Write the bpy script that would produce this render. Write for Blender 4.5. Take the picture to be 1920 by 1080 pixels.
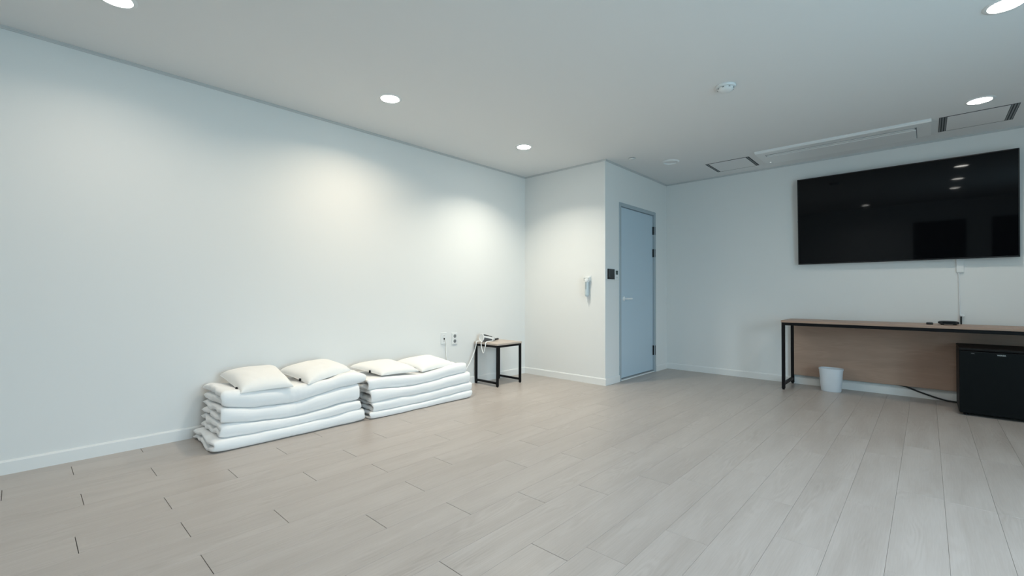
import bpy, bmesh, math, random
from mathutils import Vector, Matrix, noise

# ------------------------------------------------------------------ camera, world, light, exposure
scene = bpy.context.scene
for o in list(bpy.data.objects):
    bpy.data.objects.remove(o)
COL = scene.collection

FPX = 846.4                      # focal length in pixels of the 1920 px wide frame
YAW, PITCH, ROLL = math.radians(42.575), math.radians(0.708), math.radians(0.111)
CAM = Vector((0, 0, 1.0111))
fwd = Vector((math.cos(YAW) * math.cos(PITCH), math.sin(YAW) * math.cos(PITCH), math.sin(PITCH)))
rgt = Vector((math.sin(YAW), -math.cos(YAW), 0))
upv = rgt.cross(fwd)
r2 = rgt * math.cos(ROLL) + upv * math.sin(ROLL)
u2 = -rgt * math.sin(ROLL) + upv * math.cos(ROLL)
cam_data = bpy.data.cameras.new('camera')
cam_data.sensor_fit = 'HORIZONTAL'
cam_data.sensor_width = 36.0
cam_data.lens = FPX / 1920 * 36
cam_data.clip_start = 0.02
cam = bpy.data.objects.new('camera', cam_data)
COL.objects.link(cam)
m3 = Matrix((r2, u2, -fwd)).transposed()
cam.matrix_world = Matrix.Translation(CAM) @ m3.to_4x4()
scene.camera = cam

w = bpy.data.worlds.new('world')
scene.world = w
w.use_nodes = True
w.node_tree.nodes['Background'].inputs[0].default_value = (0.62, 0.80, 1.0, 1)
w.node_tree.nodes['Background'].inputs[1].default_value = 0.3

vs = scene.view_settings
vs.view_transform = 'Standard'
vs.look = 'None'
vs.exposure = 0.13
vs.gamma = 1.0
vs.use_curve_mapping = False

# room dimensions (metres): X runs along the left wall, Y towards it
YL, XB, YD, XT, H = 3.783, 4.362, 2.611, 5.962, 2.5
YR, XR = -2.4, -2.75

DAY = (0.46, 0.82, 1.0)

# daylight behind the window of the right-hand wall (out of view, right of the camera)
WIN = (0.4, 2.7, 0.10, 2.05)     # x0, x1, z0, z1
dl = bpy.data.lights.new('window_daylight', 'AREA')
dl.shape = 'RECTANGLE'
dl.size = WIN[1] - WIN[0]
dl.size_y = WIN[3] - WIN[2]
dl.color = DAY
dl.energy = 84
dlo = bpy.data.objects.new('window_daylight', dl)
dlo.location = ((WIN[0] + WIN[1]) / 2, YR - 0.22, (WIN[2] + WIN[3]) / 2)
dlo.rotation_euler = (math.radians(90), 0, 0)
COL.objects.link(dlo)

# open sky beyond that window: light that comes in from above only
sl = bpy.data.lights.new('sky_light', 'AREA')
sl.shape = 'RECTANGLE'
sl.size = 7.0
sl.size_y = 3.0
sl.color = (0.87, 0.92, 1.0)
sl.energy = 540
slo = bpy.data.objects.new('sky_light', sl)
slo.location = ((WIN[0] + WIN[1]) / 2 - 1.0, YR - 4.0, 3.2)
slo.rotation_euler = (math.radians(70), 0, 0)
COL.objects.link(slo)

# ceiling downlights: x, y, power, colour, beam spread in degrees, label
LAMPS = [
    (0.31, 3.01, 4.0, (1.0, 0.82, 0.64), 150, 'round lit downlight at the top left edge above the white wall'),
    (1.895, 3.01, 10.0, (1.0, 0.82, 0.60), 150, 'round lit downlight above the left quilt stack'),
    (3.44, 3.00, 12.8, (1.0, 0.93, 0.78), 128, 'round lit downlight in the corner above the side table'),
    (3.404, -0.31, 0.8, (0.90, 0.95, 1.0), 150, 'round lit downlight cut by the top right corner of the picture'),
    (4.962, -0.31, 4.0, (1.0, 0.86, 0.70), 150, 'round lit downlight above the television beside the right ceiling vent'),
    (1.85, -0.31, 8.5, (0.75, 0.82, 1.0), 150, 'round lit downlight behind the view, middle of three reflected in a row in the television'),
    (0.30, -0.31, 4.5, (0.95, 0.98, 1.0), 150, 'round lit downlight behind the camera, lowest of three reflected in a row in the television'),
    (-1.60, 1.14, 8.0, (0.95, 0.98, 1.0), 150, 'round lit downlight behind the camera, reflected alone in the left half of the television'),
]

# ------------------------------------------------------------------ materials
def mat(name, col, rough=0.5, metal=0.0, spec=0.5, coat=0.0):
    m = bpy.data.materials.new(name)
    m.use_nodes = True
    b = m.node_tree.nodes['Principled BSDF']
    b.inputs['Base Color'].default_value = (*col, 1)
    b.inputs['Roughness'].default_value = rough
    b.inputs['Metallic'].default_value = metal
    b.inputs['Specular IOR Level'].default_value = spec
    b.inputs['Coat Weight'].default_value = coat
    return m

def N(m, t, **kw):
    n = m.node_tree.nodes.new(t)
    for k, v in kw.items():
        setattr(n, k, v)
    return n

def L(m, a, b):
    m.node_tree.links.new(a, b)

def add_bump(m, scale=(1, 1, 1), noise_scale=60, strength=0.1, dist=0.002, detail=4):
    b = m.node_tree.nodes['Principled BSDF']
    tc = N(m, 'ShaderNodeTexCoord')
    mp = N(m, 'ShaderNodeMapping')
    mp.inputs['Scale'].default_value = scale
    nz = N(m, 'ShaderNodeTexNoise')
    nz.inputs['Scale'].default_value = noise_scale
    nz.inputs['Detail'].default_value = detail
    bp = N(m, 'ShaderNodeBump')
    bp.inputs['Strength'].default_value = strength
    bp.inputs['Distance'].default_value = dist
    L(m, tc.outputs['Object'], mp.inputs[0])
    L(m, mp.outputs[0], nz.inputs[0])
    L(m, nz.outputs[0], bp.inputs['Height'])
    L(m, bp.outputs[0], b.inputs['Normal'])
    return nz

def wood(name, c1, c2, rough, grain_axis=0, rnd=0.0, bump=0.05, pore=0.0):
    m = mat(name, c1, rough)
    b = m.node_tree.nodes['Principled BSDF']
    tc = N(m, 'ShaderNodeTexCoord')
    oi = N(m, 'ShaderNodeObjectInfo')
    mul = N(m, 'ShaderNodeVectorMath', operation='SCALE')
    comb = N(m, 'ShaderNodeCombineXYZ')
    L(m, oi.outputs['Random'], comb.inputs[0])
    L(m, oi.outputs['Random'], comb.inputs[1])
    L(m, oi.outputs['Random'], comb.inputs[2])
    L(m, comb.outputs[0], mul.inputs[0])
    mul.inputs['Scale'].default_value = 37.0
    add = N(m, 'ShaderNodeVectorMath', operation='ADD')
    L(m, tc.outputs['Object'], add.inputs[0])
    L(m, mul.outputs[0], add.inputs[1])
    def mapped(s_long, s_cross):
        mp = N(m, 'ShaderNodeMapping')
        s = [s_cross] * 3
        s[grain_axis] = s_long
        mp.inputs['Scale'].default_value = s
        L(m, add.outputs[0], mp.inputs[0])
        return mp
    # broad tone bands
    n1 = N(m, 'ShaderNodeTexNoise')
    n1.inputs['Scale'].default_value = 1.0
    n1.inputs['Detail'].default_value = 5
    n1.inputs['Distortion'].default_value = 0.4
    L(m, mapped(1.4, 9).outputs[0], n1.inputs[0])
    # cathedral figure: rings of a stretched noise field
    n2 = N(m, 'ShaderNodeTexNoise')
    n2.inputs['Scale'].default_value = 1.0
    n2.inputs['Detail'].default_value = 1.5
    L(m, mapped(1.5, 11).outputs[0], n2.inputs[0])
    sn = N(m, 'ShaderNodeMath', operation='MULTIPLY')
    sn.inputs[1].default_value = 75.0
    L(m, n2.outputs[0], sn.inputs[0])
    si = N(m, 'ShaderNodeMath', operation='SINE')
    L(m, sn.outputs[0], si.inputs[0])
    # fine pores
    n3 = N(m, 'ShaderNodeTexNoise')
    n3.inputs['Scale'].default_value = 1.0
    n3.inputs['Detail'].default_value = 3
    L(m, mapped(9, 230).outputs[0], n3.inputs[0])
    # the figure shows only here and there
    n4 = N(m, 'ShaderNodeTexNoise')
    n4.inputs['Scale'].default_value = 1.0
    n4.inputs['Detail'].default_value = 1
    L(m, mapped(3.0, 9.0).outputs[0], n4.inputs[0])
    mk = N(m, 'ShaderNodeMapRange')
    mk.inputs['From Min'].default_value = 0.50
    mk.inputs['From Max'].default_value = 0.68
    L(m, n4.outputs[0], mk.inputs[0])
    fg = N(m, 'ShaderNodeMath', operation='MULTIPLY')
    L(m, si.outputs[0], fg.inputs[0])
    L(m, mk.outputs[0], fg.inputs[1])
    s1 = N(m, 'ShaderNodeMath', operation='MULTIPLY_ADD')
    s1.inputs[1].default_value = 0.13
    L(m, fg.outputs[0], s1.inputs[0])
    L(m, n1.outputs[0], s1.inputs[2])
    s2 = N(m, 'ShaderNodeMath', operation='MULTIPLY_ADD')
    s2.inputs[1].default_value = 0.55
    L(m, n3.outputs[0], s2.inputs[0])
    L(m, s1.outputs[0], s2.inputs[2])
    # per-piece shift
    s3 = N(m, 'ShaderNodeMath', operation='MULTIPLY_ADD')
    s3.inputs[1].default_value = rnd
    L(m, oi.outputs['Random'], s3.inputs[0])
    L(m, s2.outputs[0], s3.inputs[2])
    rp = N(m, 'ShaderNodeValToRGB')
    rp.color_ramp.elements[0].position = 0.42
    rp.color_ramp.elements[0].color = (*c2, 1)
    rp.color_ramp.elements[1].position = 1.02
    rp.color_ramp.elements[1].color = (*c1, 1)
    L(m, s3.outputs[0], rp.inputs[0])
    L(m, rp.outputs[0], b.inputs['Base Color'])
    bp = N(m, 'ShaderNodeBump')
    bp.inputs['Strength'].default_value = bump
    bp.inputs['Distance'].default_value = 0.001
    L(m, s2.outputs[0], bp.inputs['Height'])
    L(m, bp.outputs[0], b.inputs['Normal'])
    rr = N(m, 'ShaderNodeMapRange')
    rr.inputs['To Min'].default_value = rough - 0.06
    rr.inputs['To Max'].default_value = rough + 0.10
    L(m, n1.outputs[0], rr.inputs[0])
    L(m, rr.outputs[0], b.inputs['Roughness'])
    return m

M = {}
M['wall'] = mat('white_wallpaper', (0.80, 0.81, 0.80), 0.85, spec=0.25)
add_bump(M['wall'], (1, 1, 0.25), 90, 0.10, 0.001)
M['ceiling'] = mat('ceiling_paper', (0.78, 0.79, 0.79), 0.9, spec=0.2)
add_bump(M['ceiling'], (1, 1, 1), 70, 0.08, 0.001)
M['trim'] = mat('white_trim', (0.82, 0.83, 0.82), 0.35)
M['crown'] = mat('shade_grey_moulding', (0.56, 0.575, 0.575), 0.6)  # grey tone paints in the shadow line where wall meets ceiling
M['floor'] = wood('greige_laminate', (0.490, 0.447, 0.414), (0.390, 0.345, 0.311), 0.34, 0, rnd=0.02, bump=0.08)
M['floor_gap'] = mat('dark_joint', (0.06, 0.05, 0.045), 0.9)
M['desk_wood'] = wood('oak_laminate', (0.45, 0.31, 0.235), (0.36, 0.245, 0.185), 0.45, 1, bump=0.04)
M['table_wood'] = wood('oak_laminate_light', (0.58, 0.50, 0.44), (0.46, 0.39, 0.335), 0.42, 0, bump=0.04)
M['black_metal'] = mat('black_powder_coat', (0.004, 0.0045, 0.006), 0.5, spec=0.2)
M['cotton'] = mat('white_cotton', (0.93, 0.935, 0.93), 0.9, spec=0.15)
add_bump(M['cotton'], (1, 1, 1), 35, 0.25, 0.004, 3)
M['pillow'] = mat('pillow_cotton', (0.92, 0.91, 0.88), 0.9, spec=0.15)
add_bump(M['pillow'], (1, 1, 1), 30, 0.12, 0.003, 2)
M['dark_plastic'] = mat('black_plastic', (0.01, 0.011, 0.012), 0.35)
M['fridge'] = mat('black_fridge', (0.003, 0.0045, 0.0052), 0.45, spec=0.15)
M['fridge_top'] = mat('fridge_lid', (0.006, 0.005, 0.005), 0.5, spec=0.2)  # browner than the cabinet: a reflection on the lid put into its colour
M['screen'] = mat('tv_glass', (0.0022, 0.0025, 0.0034), 0.035, spec=0.2)
M['tv_frame'] = mat('tv_bezel', (0.006, 0.006, 0.007), 0.3)
M['door'] = mat('blue_grey_door', (0.50, 0.62, 0.71), 0.42)
M['door_frame'] = mat('grey_door_frame', (0.38, 0.45, 0.49), 0.45)
M['white_plastic'] = mat('white_plastic', (0.80, 0.82, 0.82), 0.35)
M['handle_white'] = mat('white_enamel', (0.93, 0.95, 0.95), 0.25)
M['bin'] = mat('bin_plastic', (0.72, 0.77, 0.82), 0.4)
M['grey'] = mat('mid_grey_plastic', (0.22, 0.24, 0.25), 0.45)
M['dark_grey'] = mat('dark_grey_plastic', (0.09, 0.105, 0.115), 0.35)
M['slot'] = mat('dark_slot', (0.035, 0.042, 0.045), 0.7)
M['silver'] = mat('silver_plastic', (0.55, 0.58, 0.60), 0.3, metal=0.3)
M['ink'] = mat('print_white', (0.50, 0.53, 0.53), 0.5)
M['ink_dim'] = mat('print_grey', (0.10, 0.11, 0.11), 0.5)
M['lcd'] = mat('lcd_grey', (0.05, 0.075, 0.075), 0.2)
M['glass_black'] = mat('black_glass', (0.012, 0.016, 0.020), 0.12)
M['tube'] = mat('pale_blue_plastic', (0.55, 0.64, 0.68), 0.2)
M['dark_door'] = mat('dark_wood_door', (0.07, 0.07, 0.075), 0.5)
M['pane'] = bpy.data.materials.new('window_pane')
M['pane'].use_nodes = True
nt = M['pane'].node_tree
nt.nodes.remove(nt.nodes['Principled BSDF'])
tr = nt.nodes.new('ShaderNodeBsdfTransparent')
gl = nt.nodes.new('ShaderNodeBsdfGlossy')
gl.inputs['Roughness'].default_value = 0.02
mx = nt.nodes.new('ShaderNodeMixShader')
mx.inputs[0].default_value = 0.06
nt.links.new(tr.outputs[0], mx.inputs[1])
nt.links.new(gl.outputs[0], mx.inputs[2])
nt.links.new(mx.outputs[0], nt.nodes['Material Output'].inputs[0])

def emissive(name, col, strength):
    m = mat(name, (0.9, 0.9, 0.9), 0.4)
    b = m.node_tree.nodes['Principled BSDF']
    b.inputs['Emission Color'].default_value = (*col, 1)
    b.inputs['Emission Strength'].default_value = strength
    return m
M['lens'] = emissive('lit_diffuser', (1.0, 0.98, 0.91), 40)
M['led'] = emissive('small_led', (0.9, 0.95, 1.0), 0.8)

# ------------------------------------------------------------------ mesh helpers
def box(bm, x0, x1, y0, y1, z0, z1, bev=0.0, seg=2):
    r = bmesh.ops.create_cube(bm, size=1)
    vsx = r['verts']
    for v in vsx:
        v.co = Vector((x0 + (v.co.x + 0.5) * (x1 - x0), y0 + (v.co.y + 0.5) * (y1 - y0), z0 + (v.co.z + 0.5) * (z1 - z0)))
    if bev > 0:
        es = list({e for v in vsx for e in v.link_edges})
        bmesh.ops.bevel(bm, geom=es, offset=bev, segments=seg, affect='EDGES', profile=0.5)

def prism(bm, pts, axis, a, b):
    """polygon pts extruded from a to b along axis (0 x: pts are (y,z); 1 y: pts (x,z); 2 z: pts (x,y))"""
    def P(p, t):
        return {0: (t, p[0], p[1]), 1: (p[0], t, p[1]), 2: (p[0], p[1], t)}[axis]
    A = [bm.verts.new(P(p, a)) for p in pts]
    B = [bm.verts.new(P(p, b)) for p in pts]
    n = len(pts)
    fs = [bm.faces.new(A), bm.faces.new(B)]
    for i in range(n):
        fs.append(bm.faces.new((A[i], A[(i + 1) % n], B[(i + 1) % n], B[i])))
    bmesh.ops.recalc_face_normals(bm, faces=fs)

def lathe(bm, prof, n=40, cx=0, cy=0, ex=1.0, ey=1.0, power=2.0):
    """prof: list of (r, z). Closed where r == 0."""
    rings = []
    for r, z in prof:
        if r <= 1e-6:
            rings.append([bm.verts.new((cx, cy, z))])
        else:
            ring = []
            for i in range(n):
                a = 2 * math.pi * i / n
                c, s = math.cos(a), math.sin(a)
                k = (abs(c) ** power + abs(s) ** power) ** (-1 / power)
                ring.append(bm.verts.new((cx + r * ex * c * k, cy + r * ey * s * k, z)))
            rings.append(ring)
    fs = []
    for A, B in zip(rings[:-1], rings[1:]):
        for i in range(n):
            j = (i + 1) % n
            if len(A) == 1 and len(B) == 1:
                continue
            if len(A) == 1:
                fs.append(bm.faces.new((A[0], B[i], B[j])))
            elif len(B) == 1:
                fs.append(bm.faces.new((A[i], A[j], B[0])))
            else:
                fs.append(bm.faces.new((A[i], A[j], B[j], B[i])))
    bmesh.ops.recalc_face_normals(bm, faces=fs)

def catmull(pts, sub=8):
    pts = [Vector(p) for p in pts]
    P = [pts[0] * 2 - pts[1]] + pts + [pts[-1] * 2 - pts[-2]]
    out = []
    for i in range(1, len(P) - 2):
        for k in range(sub):
            t = k / sub
            a, b, c, d = P[i - 1], P[i], P[i + 1], P[i + 2]
            out.append(0.5 * ((2 * b) + (c - a) * t + (2 * a - 5 * b + 4 * c - d) * t * t + (3 * b - a - 3 * c + d) * t ** 3))
    out.append(pts[-1])
    return out

def tube(bm, pts, rad, n=10, smooth=True, sub=8, radii=None):
    P = catmull(pts, sub) if smooth else [Vector(p) for p in pts]
    m = len(P)
    rings = []
    ref = Vector((0.3, 0.2, 0.93)).normalized()
    for i, p in enumerate(P):
        d = (P[min(i + 1, m - 1)] - P[max(i - 1, 0)]).normalized()
        a = d.cross(ref)
        if a.length < 0.05:
            a = d.cross(Vector((1, 0, 0)))
        a.normalize()
        b = d.cross(a).normalized()
        r = rad if radii is None else radii(i / (m - 1))
        rings.append([bm.verts.new(p + (a * math.cos(2 * math.pi * k / n) + b * math.sin(2 * math.pi * k / n)) * r) for k in range(n)])
    fs = []
    for A, B in zip(rings[:-1], rings[1:]):
        for k in range(n):
            fs.append(bm.faces.new((A[k], A[(k + 1) % n], B[(k + 1) % n], B[k])))
    fs.append(bm.faces.new(rings[0]))
    fs.append(bm.faces.new(rings[-1]))
    bmesh.ops.recalc_face_normals(bm, faces=fs)

def obj(name, bm, m, parent=None, smooth=None, origin=None):
    """smooth: None flat, or angle in degrees for smooth-by-angle. origin: world point for the object's origin."""
    if origin is not None:
        o3 = Vector(origin)
        for v in bm.verts:
            v.co -= o3
    me = bpy.data.meshes.new(name)
    bm.to_mesh(me)
    bm.free()
    me.materials.append(m)
    if smooth is not None:
        me.shade_smooth()
        if smooth < 180:
            me.set_sharp_from_angle(angle=math.radians(smooth))
    o = bpy.data.objects.new(name, me)
    COL.objects.link(o)
    if origin is not None:
        o.location = origin
    if parent is not None:
        o.parent = parent
        if origin is not None and parent.type == 'EMPTY' or parent.location.length > 0:
            # geometry is given in world coordinates: keep it there
            o.location = Vector(o.location) - world_loc(parent)
    return o

def world_loc(o):
    v = Vector((0, 0, 0))
    while o is not None:
        v += Vector(o.location)
        o = o.parent
    return v

def tag(o, label, cat, group=None):
    o['label'] = label
    if cat:
        o['category'] = cat
    if group:
        o['group'] = group
    return o

def thing(name, label, cat, loc, group=None):
    o = bpy.data.objects.new(name, None)
    o.empty_display_size = 0.05
    o.location = loc
    COL.objects.link(o)
    return tag(o, label, cat, group)

def part(name, parent, m, build, smooth=None):
    """part whose build(bm) uses world coordinates; origin at the parent's origin"""
    bm = bmesh.new()
    build(bm)
    off = world_loc(parent)
    for v in bm.verts:
        v.co -= off
    me = bpy.data.meshes.new(name)
    bm.to_mesh(me)
    bm.free()
    me.materials.append(m)
    if smooth is not None:
        me.shade_smooth()
        if smooth < 180:
            me.set_sharp_from_angle(angle=math.radians(smooth))
    o = bpy.data.objects.new(name, me)
    COL.objects.link(o)
    o.parent = parent
    return o

def struct(name, m, build, label, smooth=None, cat=None):
    bm = bmesh.new()
    build(bm)
    me = bpy.data.meshes.new(name)
    bm.to_mesh(me)
    bm.free()
    me.materials.append(m)
    if smooth is not None:
        me.shade_smooth()
        me.set_sharp_from_angle(angle=math.radians(smooth))
    o = bpy.data.objects.new(name, me)
    COL.objects.link(o)
    o['kind'] = 'structure'
    o['label'] = label
    o['category'] = cat or name.split('_')[0]
    return o

def single(name, m, build, label, cat, loc, group=None, smooth=None):
    """a thing that is one mesh; build uses world coordinates, origin moves to loc"""
    bm = bmesh.new()
    build(bm)
    for v in bm.verts:
        v.co -= Vector(loc)
    me = bpy.data.meshes.new(name)
    bm.to_mesh(me)
    bm.free()
    me.materials.append(m)
    if smooth is not None:
        me.shade_smooth()
        if smooth < 180:
            me.set_sharp_from_angle(angle=math.radians(smooth))
    o = bpy.data.objects.new(name, me)
    o.location = loc
    COL.objects.link(o)
    return tag(o, label, cat, group)

# ------------------------------------------------------------------ room shell
T = 0.15
struct('wall_left', M['wall'], lambda b: box(b, XR - T, XB + T, YL, YL + T, -0.05, H + 0.05),
       'long white wall on the left behind the quilt stacks')
struct('wall_back', M['wall'], lambda b: box(b, XB, XB + T, YD + 0.10, YL, -0.05, H + 0.05),
       'narrow white wall beyond the side table with the emergency flashlight')

DX0, DX1, DTOP = 4.665, 5.612, 2.072
def b_wall_door(b):
    box(b, XB, DX0, YD, YD + 0.10, -0.05, H + 0.05)
    box(b, DX1, XT + T, YD, YD + 0.10, -0.05, H + 0.05)
    box(b, DX0, DX1, YD, YD + 0.10, DTOP, H + 0.05)
struct('wall_door', M['wall'], b_wall_door, 'white wall around the blue grey door')
struct('wall_far', M['wall'], lambda b: box(b, XT, XT + T, YR - T, YD, -0.05, H + 0.05),
       'white wall on the right carrying the television')
def b_wall_right(b):
    x0, x1, z0, z1 = WIN
    box(b, XR - T, x0, YR - T, YR, -0.05, H + 0.05)
    box(b, x1, XT, YR - T, YR, -0.05, H + 0.05)
    box(b, x0, x1, YR - T, YR, -0.05, z0)
    box(b, x0, x1, YR - T, YR, z1, H + 0.05)
struct('wall_right', M['wall'], b_wall_right, 'white window wall to the right of the camera')
struct('wall_rear', M['wall'], lambda b: box(b, XR - T, XR, YR, YL, -0.05, H + 0.05),
       'white wall behind the camera')
struct('ceiling', M['ceiling'], lambda b: box(b, XR - T, XT + T, YR - T, YL + T, H, H + 0.08),
       'flat white ceiling with round downlights')

# window of the right-hand wall
x0, x1, z0, z1 = WIN
win = bpy.data.objects.new('window_1', None)
win.location = ((x0 + x1) / 2, YR - 0.07, z0)
COL.objects.link(win)
win['kind'] = 'structure'
tag(win, 'white framed window in the wall right of the camera', 'window')
def b_wf(b):
    for a0, a1, c0, c1 in ((x0, x1, z0, z0 + .05), (x0, x1, z1 - .05, z1), (x0, x0 + .05, z0 + .05, z1 - .05),
                           (x1 - .05, x1, z0 + .05, z1 - .05), ((x0 + x1) / 2 - .03, (x0 + x1) / 2 + .03, z0 + .05, z1 - .05)):
        box(b, a0, a1, YR - 0.10, YR - 0.04, c0, c1, 0.004, 1)
part('window_frame', win, M['trim'], b_wf)
for a0, a1 in ((x0 + .05, (x0 + x1) / 2 - .03), ((x0 + x1) / 2 + .03, x1 - .05)):
    part('pane', win, M['pane'], lambda b: box(b, a0, a1, YR - 0.075, YR - 0.069, z0 + .05, z1 - .05))

# dark doors in the wall behind the camera (seen only as dark patches in the television)
for i, (a0, a1) in enumerate(((-0.55, 0.35), (-1.75, -0.95))):
    d = bpy.data.objects.new('door_%d' % (i + 2), None)
    d.location = (XR, (a0 + a1) / 2, 0)
    COL.objects.link(d)
    d['kind'] = 'structure'
    tag(d, 'dark door in the wall behind the camera, %s' % ('nearer the middle' if i == 0 else 'nearer the window wall'), 'door')
    part('door_leaf', d, M['dark_door'], lambda b: box(b, XR, XR + .03, a0, a1, 0, 2.05, .003, 1))
    part('door_handle', d, M['silver'], lambda b: box(b, XR + .03, XR + .07, a0 + .06, a0 + .17, .98, 1.0, .006, 2))

# ---- floor: planks laid along X
floor = struct('floor', M['floor_gap'], lambda b: box(b, XR, XT, YR, YL, -0.06, -0.0125),
               'greige wood plank floor running along the left wall')
PW, PL = 0.1775, 0.927
Y0 = 0.121
JOINTS = {19: 0.21, 18: -0.054, 17: 0.52, 16: 0.215, 15: 0.815, 14: 0.49, 13: 0.163, 12: 0.488, 11: 0.81, 10: 0.481,
          9: 1.077, 8: 1.404, 7: 1.725, 6: 1.08, 5: 1.41, 20: 0.537}
rng = random.Random(5)

def project(p):
    d = Vector(p) - CAM
    z = d.dot(fwd)
    if z < 0.05:
        return None
    return 960 + FPX * d.dot(r2) / z, 540 - FPX * d.dot(u2) / z

def in_view(xa, xb, ya, yb):
    n = 6
    for i in range(n + 1):
        for j in range(2):
            q = project((xa + (xb - xa) * i / n, ya + (yb - ya) * j, 0))
            if q and -20 < q[0] < 1940 and -20 < q[1] < 1100:
                return True
    return False

def plank_verts(xa, xb, ya, yb):
    c = 0.0006
    v = []
    for z, e in ((-0.0118, 0), (-0.0007, 0), (0.0, c)):
        v += [(xa + e, ya + e, z), (xb - e, ya + e, z), (xb - e, yb - e, z), (xa + e, yb - e, z)]
    f = [(8, 9, 10, 11)]
    for r in (0, 4):
        for i in range(4):
            j = (i + 1) % 4
            f.append((r + i, r + j, r + 4 + j, r + 4 + i))
    return v, f

plank_cache = {}
rest_v, rest_f = [], []
for k in range(-15, 22):
    ya, yb = Y0 + k * PW, Y0 + (k + 1) * PW
    ya, yb = max(ya, YR), min(yb, YL)
    if yb - ya < 0.01:
        continue
    j0 = JOINTS.get(k)
    if j0 is None:
        j0 = (k * 0.31 + rng.choice((0, 0.309, 0.618)) + rng.uniform(-.03, .03)) % PL
    xa = j0 - PL * math.ceil((j0 - XR) / PL)
    while xa < XT - 0.002:
        a, b_ = max(xa, XR), min(xa + PL, XT)
        xa += PL
        if b_ - a < 0.02:
            continue
        ge = 0.0011 if k >= 5 else 0.0004
        a2, b2, c2, d2 = a + ge, b_ - ge, ya + 0.00035, yb - 0.00035
        if in_view(a, b_, ya, yb):
            cx, cy = (a2 + b2) / 2, (c2 + d2) / 2
            lw = (round(b2 - a2, 4), round(d2 - c2, 4))
            me = plank_cache.get(lw)
            if me is None:
                v, f = plank_verts(-lw[0] / 2, lw[0] / 2, -lw[1] / 2, lw[1] / 2)
                me = bpy.data.meshes.new('plank')
                me.from_pydata(v, [], f)
                me.materials.append(M['floor'])
                plank_cache[lw] = me
            o = bpy.data.objects.new('plank', me)
            o.location = (cx, cy, 0)
            o.parent = floor
            COL.objects.link(o)
        else:
            v, f = plank_verts(a2, b2, c2, d2)
            n0 = len(rest_v)
            rest_v += v
            rest_f += [tuple(i + n0 for i in q) for q in f]
me = bpy.data.meshes.new('plank_field')
me.from_pydata(rest_v, [], rest_f)
me.materials.append(M['floor'])
o = bpy.data.objects.new('plank_field', me)
o.parent = floor
o['kind'] = 'stuff'
COL.objects.link(o)

# ---- baseboards (chamfered strip) and ceiling trim
BH, BT = 0.078, 0.012
def base_prof(face, s):      # profile in (offset, z): face = wall coordinate, s = direction into the room
    return [(face, 0.0), (face + s * BT, 0.0), (face + s * BT, BH - 0.010), (face + s * (BT - 0.005), BH - 0.002), (face + s * 0.002, BH), (face, BH)]
struct('baseboard_left', M['trim'], lambda b: prism(b, base_prof(YL, -1), 0, XR, XB), 'white baseboard along the left wall')
struct('baseboard_back', M['trim'], lambda b: prism(b, base_prof(XB, -1), 1, YD - BT, YL), 'white baseboard below the emergency flashlight')
def b_bd(b):
    prism(b, base_prof(YD, -1), 0, XB, DX0)
    prism(b, base_prof(YD, -1), 0, DX1, XT)
struct('baseboard_door', M['trim'], b_bd, 'white baseboard on both sides of the blue grey door')
struct('baseboard_far', M['trim'], lambda b: prism(b, base_prof(XT, -1), 1, YR, YD), 'white baseboard below the television wall behind the desk')
struct('baseboard_right', M['trim'], lambda b: prism(b, base_prof(YR, 1), 0, XR, XT), 'white baseboard below the window')
CH, CT = 0.018, 0.012
def crown_prof(face, s):
    return [(face, H - CH), (face + s * 0.006, H - CH), (face + s * 0.008, H - CH * .55), (face + s * CT, H - CH * .45), (face + s * CT, H), (face, H)]
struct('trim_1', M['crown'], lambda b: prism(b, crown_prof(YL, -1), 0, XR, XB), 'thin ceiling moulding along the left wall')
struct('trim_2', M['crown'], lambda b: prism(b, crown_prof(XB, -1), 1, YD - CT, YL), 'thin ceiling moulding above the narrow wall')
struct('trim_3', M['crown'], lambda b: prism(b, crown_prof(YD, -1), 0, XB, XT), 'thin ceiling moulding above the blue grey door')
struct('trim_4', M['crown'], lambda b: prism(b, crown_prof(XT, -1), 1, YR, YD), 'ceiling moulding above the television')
def b_guard(b):
    g, t = 0.016, 0.0025
    prism(b, [(XB - t, YD - t), (XB + g, YD - t), (XB + g, YD), (XB, YD), (XB, YD + g), (XB - t, YD + g)], 2, BH, H - CH)
struct('trim_5', M['white_plastic'], b_guard, 'white plastic guard on the projecting wall corner')

# ---- door in the far corner
door = bpy.data.objects.new('door_1', None)
door.location = ((DX0 + DX1) / 2, YD, 0)
COL.objects.link(door)
door['kind'] = 'structure'
tag(door, 'closed blue grey door with a white lever handle', 'door')
FW = 0.042
def b_df(b):
    for a0, a1, c0, c1 in ((DX0, DX0 + FW, 0, DTOP), (DX1 - FW, DX1, 0, DTOP), (DX0 + FW, DX1 - FW, DTOP - FW, DTOP)):
        box(b, a0, a1, YD - 0.008, YD + 0.085, c0, c1, 0.003, 1)
    # door stop behind the leaf, carried to the floor to block light in the gap
    box(b, DX0 + FW, DX1 - FW, YD + 0.062, YD + 0.085, 0.0, DTOP - FW)
part('door_frame', door, M['door_frame'], b_df)
leaf = part('door_leaf', door, M['door'], lambda b: box(b, DX0 + FW + .003, DX1 - FW - .003, YD + 0.014, YD + 0.054, 0.028, DTOP - FW - .004, 0.002, 1))
part('threshold', door, M['white_plastic'], lambda b: box(b, DX0 + FW, DX1 - FW, YD - 0.004, YD + 0.060, 0.0, 0.012, 0.003, 1))
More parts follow.
